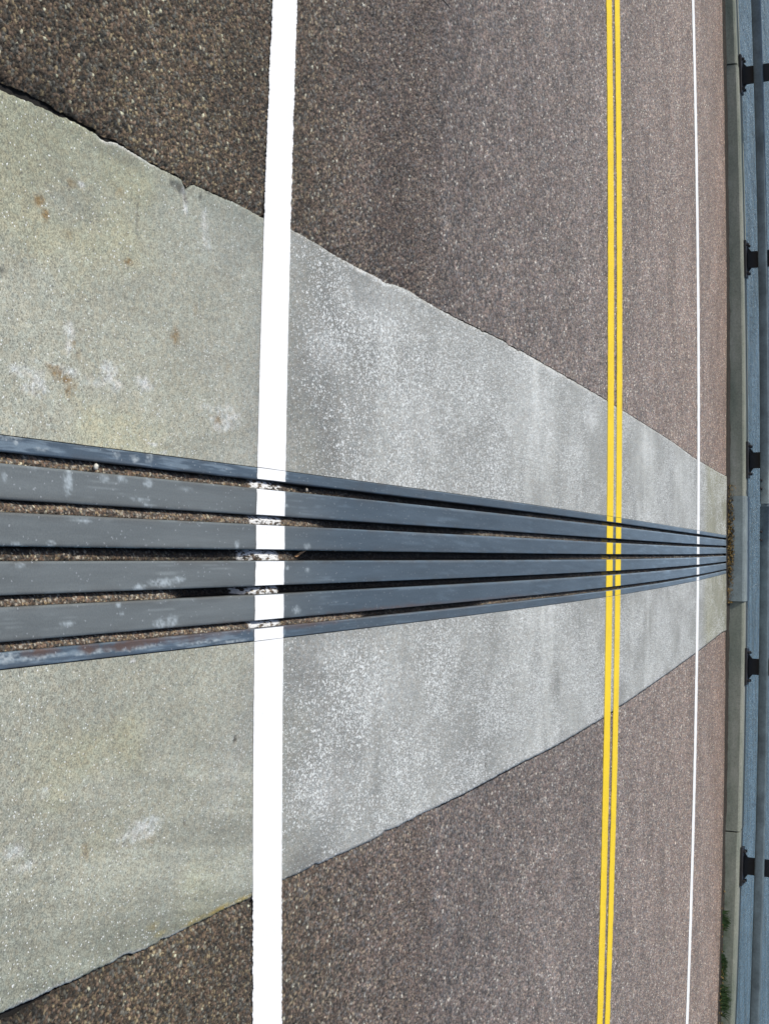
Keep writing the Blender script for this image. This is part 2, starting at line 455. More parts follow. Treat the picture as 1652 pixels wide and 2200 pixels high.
def make_paint(name, col, dirt, dsc=160):
    m = Mat(name)
    w = m.ramp(m.noise(dsc, 4, .7), [(.25, 0.0), (.42, 1.0)])
    c = m.mix(w, dirt, col)
    m.base(m.mix(1, c, m.ramp(m.noise(7, 4, .65), [(.3, .90), (.6, 1.0)]), 'MULTIPLY'))
    m.set(Roughness=.65)
    m.bump(m.noise(260, 4, .7), .4, .003)
    return m.m
M_WHITE = make_paint('white_road_paint', (.88, .88, .87), (.74, .73, .70))
M_WHITE2 = make_paint('white_far_paint', (.86, .86, .84), (.6, .58, .54), 60)
M_YEL = make_paint('yellow_road_paint', (.83, .585, .010), (.68, .46, .015), 40)

def make_kerb():
    m = Mat('kerb_concrete')
    n1 = m.noise(3.0, 5, .65, m.map((.5, 1, 2)))
    c = m.ramp(n1, [(.3, (.135, .155, .125)), (.5, (.205, .215, .175)), (.7, (.28, .28, .24))])
    g = m.ramp(m.noise(60, 4, .75), [(.28, .7), (.5, 1.0), (.75, 1.2)])
    c = m.mix(1, c, g, 'MULTIPLY')
    s = m.sep(m.tc)
    top = m.math('GREATER_THAN', s[2], .06)
    # algae sits low on the face and to the right, where the weeds grow
    geo = m.n('ShaderNodeNewGeometry')
    zz = m.sep(geo.outputs['Position'])
    low = m.ramp(m.math('MULTIPLY', zz[2], 8.0), [(0, .9), (.5, .35), (1.0, .1)])
    rt = m.ramp(m.math('MULTIPLY_ADD', zz[0], .1), [(0, 0), (1, 1)]) if False else m.ramp(m.math('MULTIPLY', m.math('ADD', zz[0], 10), .05), [(.5, .25), (.62, .35), (.67, 1.0)])
    f = m.math('MULTIPLY', m.math('MULTIPLY', low, rt), m.ramp(m.noise(14, 4), [(.35, 0), (.65, 1)]))
    c = m.mix(f, c, (.035, .06, .022))
    m.base(c)
    m.set(Roughness=.9)
    m.bump(m.noise(90, 4, .7), .4, .004)
    return m.m
M_KERB = make_kerb()
M_PLATE = make_simple('galvanised_cover_plate', (.19, .225, .225), .55, 8, .2, .15, .002, metal=.1)
M_RAIL = make_simple('weathered_steel_rail', (.105, .14, .155), .55, 6, .35, .15, .002, metal=.2)
M_POST = make_simple('dark_steel_post', (.012, .011, .013), .6, 20, .4, .3, .002)
M_LEAFB = make_simple('dry_leaves', (.085, .05, .012), .8, 90, .6, .2, .001, (.17, .105, .02))
M_WEED = make_simple('weed_green', (.035, .075, .018), .7, 40, .4, .1, .001, (.05, .10, .025))
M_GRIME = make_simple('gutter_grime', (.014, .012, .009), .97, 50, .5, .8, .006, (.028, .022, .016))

def make_grit():
    m = Mat('grit')
    m.base(m.attr('stone'))
    m.set(Roughness=.85)
    return m.m
M_GRIT = make_grit()

def make_water():
    m = Mat('river_water')
    m.set(Roughness=.2)
    m.base(m.ramp(m.noise(.35, 4, .7, m.map((.35, 1.4, 1))), [(.36, (.012, .05, .085)), (.62, (.075, .15, .22))]))
    m.b.inputs['IOR'].default_value = 1.33
    h = m.math('ADD', m.noise(.45, 5, .62, m.map((1, .6, 1))), m.math('MULTIPLY', m.noise(2.6, 3, .6), .35))
    m.bump(h, 1.0, 1.8)
    return m.m
M_WATER = make_water()

# ------------------------------------------------------------------ river, far below
me = raw_mesh('river_water', [(-4000, -4000, -13), (4000, -4000, -13), (4000, 4000, -13), (-4000, 4000, -13)], [(0, 1, 2, 3)])
structure('river_water', me, M_WATER)

# ------------------------------------------------------------------ bridge deck under the paving
def deck_half(side):
    Ys = np.concatenate([np.arange(-4, 10.4, .2), [10.4]])
    inner = jx(JC[0] if side < 0 else JC[11], Ys)
    V, Fc = [], []
    for y, xi in zip(Ys, inner):
        xo = side * 40.0
        V += [(xi, y, -.014), (xo, y, -.014), (xo, y, -1.2), (xi, y, -1.2)]
    n = len(Ys)
    for i in range(n - 1):
        a, b = i * 4, i * 4 + 4
        for k in range(4):
            f = (a + k, a + (k + 1) % 4, b + (k + 1) % 4, b + k)
            Fc.append(f if side < 0 else f[::-1])
    Fc.append((0, 1, 2, 3)); Fc.append((n * 4 - 4, n * 4 - 1, n * 4 - 2, n * 4 - 3))
    return raw_mesh('bridge_deck', V, Fc)
for s in (-1, 1):
    structure('bridge_deck', deck_half(s), M_TAR)

# ------------------------------------------------------------------ asphalt
def gap_w(side, Y):
    g = .0015 + .003 * vnoise(Y * 25, Y * 0, 21)
    if side < 0:
        g = g + .009 * (1 - sstep(1.45, 1.85, Y)) * (.7 + .6 * vnoise(Y * 30, Y * 0 + 3, 22)) + .004 * (1 - sstep(1.9, 2.3, Y))
    else:
        g = g + .012 * (1 - sstep(1.50, 1.75, Y)) * (.6 + .8 * vnoise(Y * 30, Y * 0 + 3, 23))
    return g

def wear_sheen_col(X, Y):
    w = np.interp(Y, WEAR_SHEEN_Y, WEAR_SHEEN_V)
    # wheel paths run along the bridge
    w = w * (1 + .06 * np.exp(-((Y - 4.6) / .35) ** 2) - .20 * np.exp(-((Y + (fbm(X * 1.5, Y, 35, 3) - .5) * .8 - 3.3) / .55) ** 2) * sstep(-.5, -1.0, X))
    w = w * (.84 + .32 * fbm(X * .9 + 3, Y * 2.2, 31, 4)) * (.92 + .16 * fbm(X * 4 + 3, Y * 7, 32, 3))
    t = sstep(2.0, 3.2, Y)[..., None]
    t2 = sstep(8.9, 10.4, Y)[..., None]
    hue = np.array([.96, 1.06, .99]) * (1 - t) + np.array([.985, 1.055, 1.13]) * t
    hue = hue * (1 + t2 * np.array([.02, -.05, -.09]))
    # brown shoulder at the kerb
    return w[..., None] * hue

def asphalt(side):
    parts = []
    def section(y0, y1, dy, width, dx, built):
        Ys = np.arange(y0, y1 + dy * .5, dy)
        Ys[-1] = y1
        if built:
            us = np.arange(0, width, dx)
        else:
            us = np.concatenate([np.arange(0, 3, dx), np.arange(3, 8, .25), [8, 10, 15, 25, 38]]) if width > 3 else np.arange(0, width, dx)
        YY, UU_ = np.meshgrid(Ys, us, indexing='ij')
        if dy > .02:
            inner = edge(side, YY) + side * gap_w(side, YY)
        else:
            inner = edge(side, YY) + side * gap_w(side, YY)
        XX = inner + side * UU_
        Z = np.full(XX.shape, -.001)
        st = np.zeros(XX.shape + (3,)); nr = np.zeros(XX.shape + (3,))
        if built:
            d1, d2, cx, cy, col = stone_cols(XX, YY, .0068, 11)
            e1, e2, ex, ey, col2 = stone_cols(XX + .4, YY + .2, .0042, 41)
            hst = hash2(cx, cy, 91)
            big = (hst > .42)
            wall = np.clip((d2 - d1) / .30, 0, 1)
            wall2 = np.clip((e2 - e1) / .30, 0, 1)
            hbig = (-.0006 - .0016 * hash2(cx, cy, 92)) * wall ** .6 - .0042 * (1 - wall ** .6)
            hsm = (-.0022 - .0022 * hash2(ex, ey, 93)) * wall2 ** .6 - .0050 * (1 - wall2 ** .6)
            Z = np.where(big, hbig, hsm)
            col = np.where(big[..., None], col, col2 * .78)
            pit = np.where(big, wall, wall2)
            crumb = np.exp(-UU_ / .03) * (1 - sstep(1.55, 2.1, YY)) * (.6 + .8 * vnoise(XX * 40, YY * 40, 36))
            col = col * (1 - .55 * np.clip(crumb, 0, 1))[..., None]
            col = col * 1.08 * (.14 + .86 * np.clip(pit * 1.2, 0, 1))[..., None]     # bitumen film between stones
            Z = Z - .006 * np.exp(-UU_ / .016) * (.5 + vnoise(XX * 100, YY * 100, 34))
            st = col
            if y1 > 3:
                fade = sstep(3.25, 3.58, YY + (hash2(cx, cy, 95) - .5) * .22)
                nr[:] = (fade < .5)[..., None]
                Z = Z * (1 - sstep(3.45, 3.6, YY)) - .001 * sstep(3.45, 3.6, YY)
                st = st * .96
            else:
                nr[:] = 1
        w = wear_sheen_col(XX, YY)
        return grid_mesh('p', XX, YY, Z, {'stone': st, 'near': nr, 'wear_sheen': w}, flip=(side > 0))
    # shoulder strip in view, stone by stone
    parts.append(section(1.36, 2.42, .0018, .56, .0018, True))
    parts.append(section(2.42, 3.62, .0028, 1.05, .0030, True))
    # carry on from the built stones outwards, and the rest of the deck
    def outer(y0, y1, w0):
        Ys = np.linspace(y0, y1, 30)
        us = np.concatenate([[w0], np.arange(math.ceil((w0 + .05) * 4) / 4, 8, .25), [8, 10, 15, 25, 38]])
        YY, UU_ = np.meshgrid(Ys, us, indexing='ij')
        XX = edge(side, YY) + side * gap_w(side, YY) + side * UU_
        st = np.zeros(XX.shape + (3,))
        return grid_mesh('p', XX, YY, np.full(XX.shape, -.001), {'stone': st, 'near': st.copy(), 'wear_sheen': wear_sheen_col(XX, YY)}, flip=(side > 0))
    parts.append(outer(1.36, 2.42, math.floor(.56 / .0018) * .0018))
    parts.append(outer(2.42, 3.62, math.floor(1.05 / .0030) * .0030))
    parts.append(section(3.62, 10.4, .02, 38, .05, False))
    parts.append(section(-4, 1.36, .1, 38, .05, False))
    return join_grids('road_surface', parts)
structure('road_surface', asphalt(-1), MA, label='brown open-textured asphalt on the far-left side of the joint')
structure('road_surface', asphalt(1), MA, label='brown open-textured asphalt on the right side of the joint')

# ------------------------------------------------------------------ concrete headers
def header(side):
    parts = []
    def sec(y0, y1, dy, nx):
        Ys = np.arange(y0, y1 + dy * .5, dy); Ys[-1] = y1
        inner = jx(JC[0] if side < 0 else JC[11], Ys)
        out = edge(side, Ys)
        u = np.linspace(0, 1, nx)
        YY = np.repeat(Ys[:, None], nx, 1)
        XX = inner[:, None] * (1 - u) + out[:, None] * u
        edge_d = np.abs(out[:, None] - XX)
        Z = (fbm(XX * 14, YY * 14, 61, 3) - .5) * .0008
        Z[:, 0] = 0
        # tined by trowel and broom
        Z = Z - .0025 * np.exp(-edge_d / .005)
        dk = blobs(XX, YY, DARK)
        Z = Z - .004 * dk * (dk > .45)
        if side < 0:
            Z = Z - .007 * np.clip(1 - np.hypot((XX + .775) / .035, (YY - 2.035) / .06), 0, 1)
        # colour
        t = sstep(1.85, 2.75, YY + (fbm(XX * 4, YY * 4, 65, 3) - .5) * .5)[..., None]
        near = np.array([.325, .325, .262]); lane = np.array([.262, .266, .248])
        c = near * (1 - t) + lane * t
        m1 = fbm(XX * 3.1 + 7, YY * 2.6, 62, 5)[..., None]
        c = c * (.80 + .40 * m1)
        m2 = fbm(XX * 14, YY * 10 + 3, 63, 4)[..., None]
        c = c * (.86 + .28 * m2)
        # greener and darker near the outer edge by the shoulder
        go = (np.exp(-edge_d / .13) * (YY < 2.45))[..., None]
        c = c * (1 - .16 * go * np.array([1.1, .9, 1.0]))
        yl = sstep(.45, .75, fbm(XX * 5 + 2, YY * 3.3, 64, 4))[..., None] * (1 - t)
        c = c * (1 + yl * np.array([.08, .06, -.05]))
        # light wheel paths along the bridge
        for cy_, wd, amp in ((3.15, .45, .22), (4.7, .38, .42), (5.4, .25, .14), (7.0, .45, .36), (8.1, .4, .24), (9.4, .35, .16)):
            wob = (fbm(XX * 1.3, YY * .8, 66, 3) - .5) * .5
            b = np.exp(-((YY + wob - cy_) / wd) ** 2)[..., None]
            c = c * (1 + amp * b * (2.4 * fbm(XX * 3.5, YY * 16, 67, 4)[..., None] - .35))
        # dark polished band just past the edge line
        b = np.exp(-((YY - 2.72) / .22) ** 2)[..., None]
        c = c * (1 - .12 * b)
        # dull yellow in the far gutter
        g = sstep(9.0, 9.4, YY)[..., None]
        c = c * (1 - g * np.array([.12, .14, .30]))
        # drag marks left by the screed
        if side > 0:
            dr = fbm((XX - .22 * (YY - 1.5)) * 34, YY * .9, 68, 5)
            mk = sstep(.35, .62, XX) * (1 - sstep(2.4, 2.6, YY))
            c = c * (1 + (.75 * (dr - .5) * mk)[..., None])
        wh = blobs(XX, YY, WHITE) * (2.8 * fbm(XX * 130, YY * 100, 71, 3) - .55)
        wh = np.clip(wh, 0, .85)[..., None]
        c = c * (1 - wh) + np.array([.56, .57, .55]) * wh
        ru = np.clip(blobs(XX, YY, RUST) * (2.4 * fbm(XX * 150, YY * 150, 72, 3) - .3), 0, .8)[..., None]
        c = c * (1 - ru) + np.array([.19, .115, .035]) * ru
        ye = np.clip(blobs(XX, YY, YEL) * .9, 0, .75)[..., None]
        c = c * (1 - ye) + np.array([.33, .25, .06]) * ye
        dkc = np.clip(dk * .9, 0, .85)[..., None]
        c = c * (1 - dkc) + np.array([.07, .068, .06]) * dkc
        # pale chipped arris along the asphalt
        ar = (np.exp(-(edge_d / .0045) ** 2) * sstep(.5, .62, fbm(YY * 5, YY * 0 + side, 73, 3)))[..., None]
        c = c * (1 - .7 * ar) + np.array([.52, .52, .50]) * .7 * ar
        spk = (.09 + .09 * sstep(.3, .7, XX) + 1.05 * sstep(2.4, 2.75, YY)) * (.25 + 3.2 * np.clip(fbm(XX * 5, YY * 3.4, 74, 4) - .30, 0, 1))
        spk = np.repeat(np.clip(spk, 0, 1.8)[..., None], 3, -1)
        # outer side face going down
        XX = np.concatenate([XX, XX[:, -1:]], 1); YY = np.concatenate([YY, YY[:, -1:]], 1)
        Z = np.concatenate([Z, np.full((len(Ys), 1), -.02)], 1)
        c = np.concatenate([c, c[:, -1:] * .5], 1); spk = np.concatenate([spk, spk[:, -1:]], 1)
        return grid_mesh('p', XX, YY, Z, {'tint': c, 'speck': spk}, flip=(side > 0))
    parts.append(sec(1.30, 2.6, .0045, 150))
    parts.append(sec(2.6, 4.2, .010, 80))
    parts.append(sec(4.2, 10.5, .025, 60))
    parts.append(sec(-4, 1.30, .1, 30))
    return join_grids('concrete_header', parts)
structure('concrete_header', header(-1), MC, label='poured concrete header slab left of the steel joint, with rust spots')
structure('concrete_header', header(1), MC, label='poured concrete header slab right of the steel joint, with drag marks')

# ------------------------------------------------------------------ the modular joint
joint = empty('expansion_joint', 'long steel modular expansion joint with grit-filled gaps between its bars, crossing the road', 'expansion joint', (0, 1.5, 0))
def beam(j0, j1, name, label=None):
    parts = []
    for (y0, y1, dy, nx) in ((1.30, 3.2, .0035, 16), (3.2, 10.42, .05, 8), (-4, 1.30, .1, 8)):
        Ys = np.arange(y0, y1 + dy * .5, dy); Ys[-1] = y1
        u = np.linspace(0, 1, nx)
        a, b = jx(JC[j0], Ys), jx(JC[j1], Ys)
        if name == 'edge_beam':          # butt against the concrete, leave no overlap
            if j0 == 0: a = a + .0005
            else: b = b - .0005
        bev = .0022
        a2, b2 = a + bev, b - bev
        top = a2[:, None] * (1 - u) + b2[:, None] * u
        XX = np.concatenate([a[:, None], a[:, None], top, b[:, None], b[:, None]], 1)
        zt = np.full((len(Ys), nx), .0)
        Z = np.concatenate([np.full((len(Ys), 1), -.11), np.full((len(Ys), 1), -bev), zt, np.full((len(Ys), 1), -bev), np.full((len(Ys), 1), -.11)], 1)
        YY = np.repeat(Ys[:, None], XX.shape[1], 1)
        t = sstep(2.2, 2.9, YY)[..., None]
        t3 = sstep(4.5, 9, YY)[..., None]
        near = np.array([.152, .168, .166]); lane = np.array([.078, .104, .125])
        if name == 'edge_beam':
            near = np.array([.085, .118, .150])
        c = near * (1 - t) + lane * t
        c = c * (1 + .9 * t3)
        c = c * (.82 + .36 * fbm(XX * 20, YY * 3, 81, 4)[..., None])
        # scratches, dust films and grime creeping in from the bar edges
        scr = sstep(.60, .70, fbm(XX * 420, YY * 9, 84, 3))[..., None] * sstep(.45, .6, fbm(XX * 8, YY * 5, 85, 3))[..., None]
        c = c * (1 + .35 * scr)
        ed = np.minimum(np.abs(XX - a[:, None]), np.abs(XX - b[:, None]))
        gm = (np.exp(-ed / .006) * sstep(.40, .62, fbm(XX * 30, YY * 14, 86, 4)))[..., None]
        c = c * (1 - .45 * gm) + np.array([.075, .060, .045]) * .45 * gm
        if name == 'edge_beam':
            pl = (sstep(.50, .66, fbm(XX * 120, YY * 10, 89, 4)) * (YY < 2.5))[..., None]
            c = c * (1 - .5 * pl) + np.array([.26, .33, .38]) * .5 * pl
        sc = np.clip(blobs(XX, YY, SCUFF, 1.0) * (3.4 * fbm(XX * 240, YY * 160, 82, 3) - .8), 0, .9)[..., None]
        c = c * (1 - sc) + np.array([.42, .47, .48]) * sc
        br = np.clip(blobs(XX, YY, BRUST, 1.5) * (.7 + .9 * fbm(XX * 220, YY * 120, 83, 3)), 0, .9)[..., None]
        c = c * (1 - br) + np.array([.115, .072, .055]) * br
        # bar edges painted lighter in the lanes, like a sunlit chamfer
        ar = (np.minimum(np.abs(XX - a[:, None]), np.abs(XX - b[:, None])) < .0035)[..., None] * sstep(2.6, 3.2, YY)[..., None]
        c = c * (1 + .5 * ar)
        parts.append(grid_mesh('p', XX, YY, Z, {'tint': c}))
    me = join_grids(name, parts)
    # flat ends
    o = link(name, me, MS, joint)
    o.location = -joint.location
    o.matrix_parent_inverse = Matrix()
    if label: o['label'] = label
    return o
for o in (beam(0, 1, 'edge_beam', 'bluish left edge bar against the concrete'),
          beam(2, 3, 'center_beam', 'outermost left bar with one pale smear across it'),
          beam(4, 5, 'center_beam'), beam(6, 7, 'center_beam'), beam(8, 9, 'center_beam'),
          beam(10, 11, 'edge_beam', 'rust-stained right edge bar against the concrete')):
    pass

# rubber seals: folded strips slung between the bars
for j in (1, 3, 5, 7, 9):
    Ys = np.concatenate([np.arange(-4, 1.3, .2), np.arange(1.3, 10.45, .05)])
    a, b = jx(JC[j], Ys) + .0004, jx(JC[j + 1], Ys) - .0004
    us = np.array([0, .02, .25, .5, .75, .98, 1])
    zs = np.array([-.018, -.030, -.050, -.066, -.050, -.030, -.018])
    XX = a[:, None] * (1 - us) + b[:, None] * us
    YY = np.repeat(Ys[:, None], len(us), 1)
    ZZ = np.repeat(zs[None], len(Ys), 0) + (fbm(YY * 3, XX * 40, 87, 2) - .5) * .004
    o = link('rubber_seal', grid_mesh('rubber_seal', XX, YY, ZZ), M_RUB, joint)
    o.location = -joint.location

# grit lying in the gaps: (distance along the joint, depth of the top of the fill)
FILL = {
    1: [(-4, -.012), (1.3, -.010), (1.75, -.012), (1.95, -.014), (2.30, -.018), (2.36, -.006), (2.48, -.010), (2.60, -.022), (3.0, -.026), (3.3, -.036), (4.2, -.036), (4.6, -.024), (6.2, -.022), (8, -.024), (10.4, -.022)],
    3: [(-4, -.008), (1.3, -.006), (2.35, -.007), (2.50, -.010), (2.64, -.014), (2.76, -.028), (3.0, -.032), (3.6, -.036), (4.0, -.018), (4.6, -.020), (6.3, -.026), (10.4, -.02)],
    5: [(-4, -.02), (1.3, -.013), (1.7, -.020), (2.1, -.026), (2.33, -.026), (2.37, -.012), (2.46, -.012), (2.55, -.020), (2.64, -.034), (4.2, -.046), (5.0, -.028), (6.0, -.024), (8, -.022), (10.4, -.02)],
    7: [(-4, -.01), (1.3, -.007), (2.0, -.010), (2.10, -.034), (2.31, -.040), (2.36, -.010), (2.47, -.010), (2.53, -.036), (3.0, -.036), (3.5, -.032), (4.6, -.028), (5.8, -.024), (10.4, -.024)],
    9: [(-4, -.01), (1.3, -.006), (2.3, -.007), (2.9, -.007), (3.02, -.024), (3.9, -.028), (4.1, -.013), (6, -.020), (10.4, -.022)]}
gl = {1: 'thin band of brown grit in the first gap from the left', 3: 'pale brown grit packed in the second gap from the left',
      5: 'dark sunken grit in the middle gap of the joint', 7: 'brown grit broken by bare rubber in the fourth gap',
      9: 'reddish brown grit heaped along the right-hand gap'}
for j in (1, 3, 5, 7, 9):
    parts = []
    for (y0, y1, dy, nx) in ((1.30, 3.1, .0015, 20), (3.1, 6.6, .006, 8), (6.6, 10.4, .03, 5), (-4, 1.30, .05, 5)):
        Ys = np.arange(y0, y1 + dy * .5, dy); Ys[-1] = y1
        u = np.linspace(0, 1, nx)
        a, b = jx(JC[j], Ys) + .0006, jx(JC[j + 1], Ys) - .0006
        XX = a[:, None] * (1 - u) + b[:, None] * u
        YY = np.repeat(Ys[:, None], nx, 1)
        dep = np.interp(YY, [p[0] for p in FILL[j]], [p[1] for p in FILL[j]])
        # the fill has shrunk away from the left wall
        dep = dep - .012 * np.exp(-((XX - a[:, None]) / .006)) * (.6 + .8 * vnoise(YY * 12, YY * 0 + j, 96)) - .002 * np.exp(-((b[:, None] - XX) / .003))
        lump = (fbm(XX * 60, YY * 25, 90 + j, 3) - .5) * .008
        d1, d2, cx, cy, col = stone_cols(XX, YY, .0042, 110 + j)
        stz = (hash2(cx, cy, 7) - .3) * .0030 * np.clip((d2 - d1) / .3, 0, 1)
        Z = np.minimum(dep + lump + stz, -.0012)
        light = (hash2(cx, cy, 77) > .92)[..., None]
        col = col * np.array([1.05, 1.10, 1.02]) * (1.0 if j != 5 else .7)
        col = np.where(light, np.array([.38, .34, .27]), col)
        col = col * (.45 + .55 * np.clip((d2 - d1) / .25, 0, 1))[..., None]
        col = col * (.75 + .5 * fbm(XX * 10, YY * 6, 130 + j, 3)[..., None])
        # deep fill is painted darker, standing in for shade down in the gap
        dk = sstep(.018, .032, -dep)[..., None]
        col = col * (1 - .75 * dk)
        if j in (5, 7):
            w = .006
        # splashed line paint
        dA = YY - (quad(NEAR_A, XX) - (.045 if j in (5, 7) else .012)); dB = quad(NEAR_B, XX) - YY
        pm = sstep(-.008, .012, dA) * sstep(-.008, .012, dB)
        pn = fbm(XX * 200, YY * 90, 140 + j, 3)
        pk = (pm * (pn > (.50 if j in (1,) else .42)))[..., None]
        col = col * (1 - pk) + np.array([.72, .72, .70]) * pk
        dY1 = np.zeros(YY.shape)
        for (qa, qb) in (YEL1, YEL2):
            dY1 = np.maximum(dY1, (YY > quad(qa, XX)) * (YY < quad(qb, XX)) * 1.0)
        yk = (dY1 * .55)[..., None]
        col = col * (1 - yk) + np.array([.40, .25, .02]) * yk
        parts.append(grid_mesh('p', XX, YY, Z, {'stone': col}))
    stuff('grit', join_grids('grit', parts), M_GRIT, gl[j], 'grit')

# ------------------------------------------------------------------ painted lines
def strip(ca, cb, x0, x1, dx, z, ny=4, ragged=.004, seed=1, skip=None, warp=None):
    """a painted strip between two curves across X; returns mesh"""
    Xs = np.arange(x0, x1 + dx * .5, dx); Xs[-1] = x1
    ra = (fbm(Xs * 70, Xs * 0, seed, 3) - .5) * 2 * ragged + (hash2(np.floor(Xs / .003), Xs * 0, seed + 5) - .5) * ragged * 1.1
    rb = (fbm(Xs * 70, Xs * 0 + 5, seed + 1, 3) - .5) * 2 * ragged + (hash2(np.floor(Xs / .003), Xs * 0, seed + 6) - .5) * ragged * 1.1
    a, b = quad(ca, Xs) + ra, quad(cb, Xs) + rb
    u = np.linspace(0, 1, ny)
    YY = a[:, None] * (1 - u) + b[:, None] * u
    XX = np.repeat(Xs[:, None], ny, 1)
    ZZ = np.full(XX.shape, z)
    return grid_mesh('paint_strip', XX, YY, ZZ, flip=True)

def strip_on_bar(ca, cb, j0, j1, z, seed):
    """paint on one bar, its ends following the bar's sides"""
    mid = float(quad(ca, JC[j0]))
    n = 6
    u = np.linspace(0, 1, n); v = np.linspace(0, 1, 5)
    xa, xb = float(jx(JC[j0], mid)) + .0012, float(jx(JC[j1], mid)) - .0012
    XX = np.repeat((xa + (xb - xa) * u)[:, None], 5, 1)
    jit = (rng.random((n, 1)) - .5) * .003
    YY = quad(ca, XX) * (1 - v) + quad(cb, XX) * v + jit
    # follow the slant of the bar exactly
    XX = XX + (jx(JC[j0], YY) - float(jx(JC[j0], mid)))
    return grid_mesh('paint_strip', XX, YY, np.full(XX.shape, z), flip=True)

BARS = [(0, 1), (2, 3), (4, 5), (6, 7), (8, 9), (10, 11)]
def road_line(name, label, ca, cb, mat, zc, xr, dxs, ragged, group=None):
    y = float(quad(ca, 0.0))
    t = empty(name, label, 'road marking', (0, y, 0), group)
    eL, eR = float(edge(-1, np.array(y))), float(edge(1, np.array(y)))
    jL, jR = float(jx(JC[0], y)), float(jx(JC[11], y))
    segs = [(-xr, eL + .0003, ragged, dxs[0]), (eL - .0003, jL - .0004, ragged * .25, dxs[1]), (jR + .0004, eR + .0003, ragged * .25, dxs[1]), (eR - .0003, xr, ragged, dxs[0])]
    for k, (x0, x1, rg, dx) in enumerate(segs):
        o = link('paint_strip', strip(ca, cb, x0, x1, dx, zc + (.0002 if k in (1, 2) else 0), 5, rg, 200 + k), mat, t)
        o.location = -t.location
    for k, (a, b) in enumerate(BARS):
        o = link('paint_strip', strip_on_bar(ca, cb, a, b, .0016, 300 + k), mat, t)
        o.location = -t.location
    return t
road_line('edge_line', 'wide bright white edge line nearest the viewer, broken only at the joint gaps', NEAR_A, NEAR_B, M_WHITE, .0013, 20, (.0035, .006), .0035)
road_line('yellow_line', 'yellow centre line nearer to the wide white line, one of the double pair', YEL1[0], YEL1[1], M_YEL, .0016, 30, (.03, .03), .005, 'double yellow centre lines')
road_line('yellow_line', 'yellow centre line nearer to the kerb, second of the double pair', YEL2[0], YEL2[1], M_YEL, .0016, 30, (.03, .03), .005, 'double yellow centre lines')
road_line('edge_line', 'thin white edge line along the far side of the road by the kerb', FAR[0], FAR[1], M_WHITE2, .0016, 30, (.04, .04), .006)

# ------------------------------------------------------------------ kerb along the far side
kerb = empty('kerb', 'low weathered grey-green concrete kerb at the far edge of the road', 'kerb', (0, 10.5, 0))
PROFILE = [(0.0, -.10), (0.004, 0.0), (.012, .118), (.022, .131), (.036, .136), (.245, .141), (.256, .135), (.26, .12), (.26, -1.2)]
def kerb_piece(x0, x1, off=0.0, lift=0.0, profile=PROFILE, n=None):
    n = n or max(2, int((x1 - x0) / .15))
    Xs = np.linspace(x0, x1, n + 1)
    V = []
    for X in Xs:
        yb = float(kerb_y(X)); sg = float(sag(X))
        for (dy, z) in profile:
            wz = z + lift + (sg * min(1, max(0, z / .12)) if z > 0 else 0)
            V.append((X, yb + dy + off + (random.random() - .5) * .003 * (0 < z < .13), wz))
    k = len(profile)
    Fc = []
    for i in range(n):
        for q in range(k - 1):
            a = i * k + q
            Fc.append((a, a + 1, a + k + 1, a + k)[::-1])
    Fc.append(tuple(range(k)))
    Fc.append(tuple(range(n * k, n * k + k))[::-1])
    me = raw_mesh('kerb_segment', V, Fc)
    o = link('kerb_segment', me, M_KERB, kerb)
    o.location = -kerb.location
    return o
cuts = [-24, -18, -12, -8.1, -4.32, -.52, .40, 2.41, 6.2, 10, 15, 21, 27]
for i in range(len(cuts) - 1):
    a, b = cuts[i], cuts[i + 1]
    if a == -.52:
        o = kerb_piece(a + .03, b - .03, .02, -.012)
        continue
    kerb_piece(a + .006, b - .006, random.choice([0, .004, .008]), random.uniform(-.003, .003))
PP = [(-.012, .012), (-.004, .125), (.004, .141), (.024, .150), (.262, .153), (.262, .143), (.026, .142), (.010, .134), (.003, .12), (-.006, .012)]
o = kerb_piece(-.53, .41, 0, 0, PP, 8)
o.name = 'cover_plate'; o.data.materials.clear(); o.data.materials.append(M_PLATE)
o['label'] = 'blue-grey steel cover plate sliding over the gap in the kerb'
o.data.name = 'cover_plate'

# ------------------------------------------------------------------ steel railing on the kerb
rail_t = empty('bridge_railing', 'low blue-grey steel bridge railing on black posts behind the kerb', 'railing', (0, 10.8, .14))
def box(x0, x1, y0, y1, z0, z1, bev=.004):
    v = []
    for z, e in ((z0, bev), (z0 + bev, 0), (z1 - bev, 0), (z1, bev)):
        v += [(x0 + e, y0 + e, z), (x1 - e, y0 + e, z), (x1 - e, y1 - e, z), (x0 + e, y1 - e, z)]
    f = [(3, 2, 1, 0), (12, 13, 14, 15)]
    for l in range(3):
        for k in range(4):
            a, b = l * 4 + k, l * 4 + (k + 1) % 4
            f.append((a, b, b + 4, a + 4))
    return v, f
def tube(x0, x1, dy0, dy1, z0, z1, n, name, mat, r=.012):
    """a rolled box section that follows the kerb line"""
    prof = []
    for (cy, cz, a0) in ((dy1 - r, z1 - r, 0), (dy0 + r, z1 - r, 90), (dy0 + r, z0 + r, 180), (dy1 - r, z0 + r, 270)):
        for k in range(4):
            a = math.radians(a0 + k * 30)
            prof.append((cy + r * math.cos(a), cz + r * math.sin(a)))
    Xs = np.linspace(x0, x1, n + 1)
    V = [(X, float(kerb_y(X)) + dy, z + float(sag(X))) for X in Xs for dy, z in prof]
    k = len(prof)
    Fc = [(i * k + q, i * k + (q + 1) % k, (i + 1) * k + (q + 1) % k, (i + 1) * k + q) for i in range(n) for q in range(k)]
    Fc = [f[::-1] for f in Fc]
    Fc.append(tuple(range(k))[::-1]); Fc.append(tuple(range(n * k, n * k + k)))
    me = raw_mesh(name, V, Fc, True)
    o = link(name, me, mat, rail_t)
    o.location = -rail_t.location
    return o
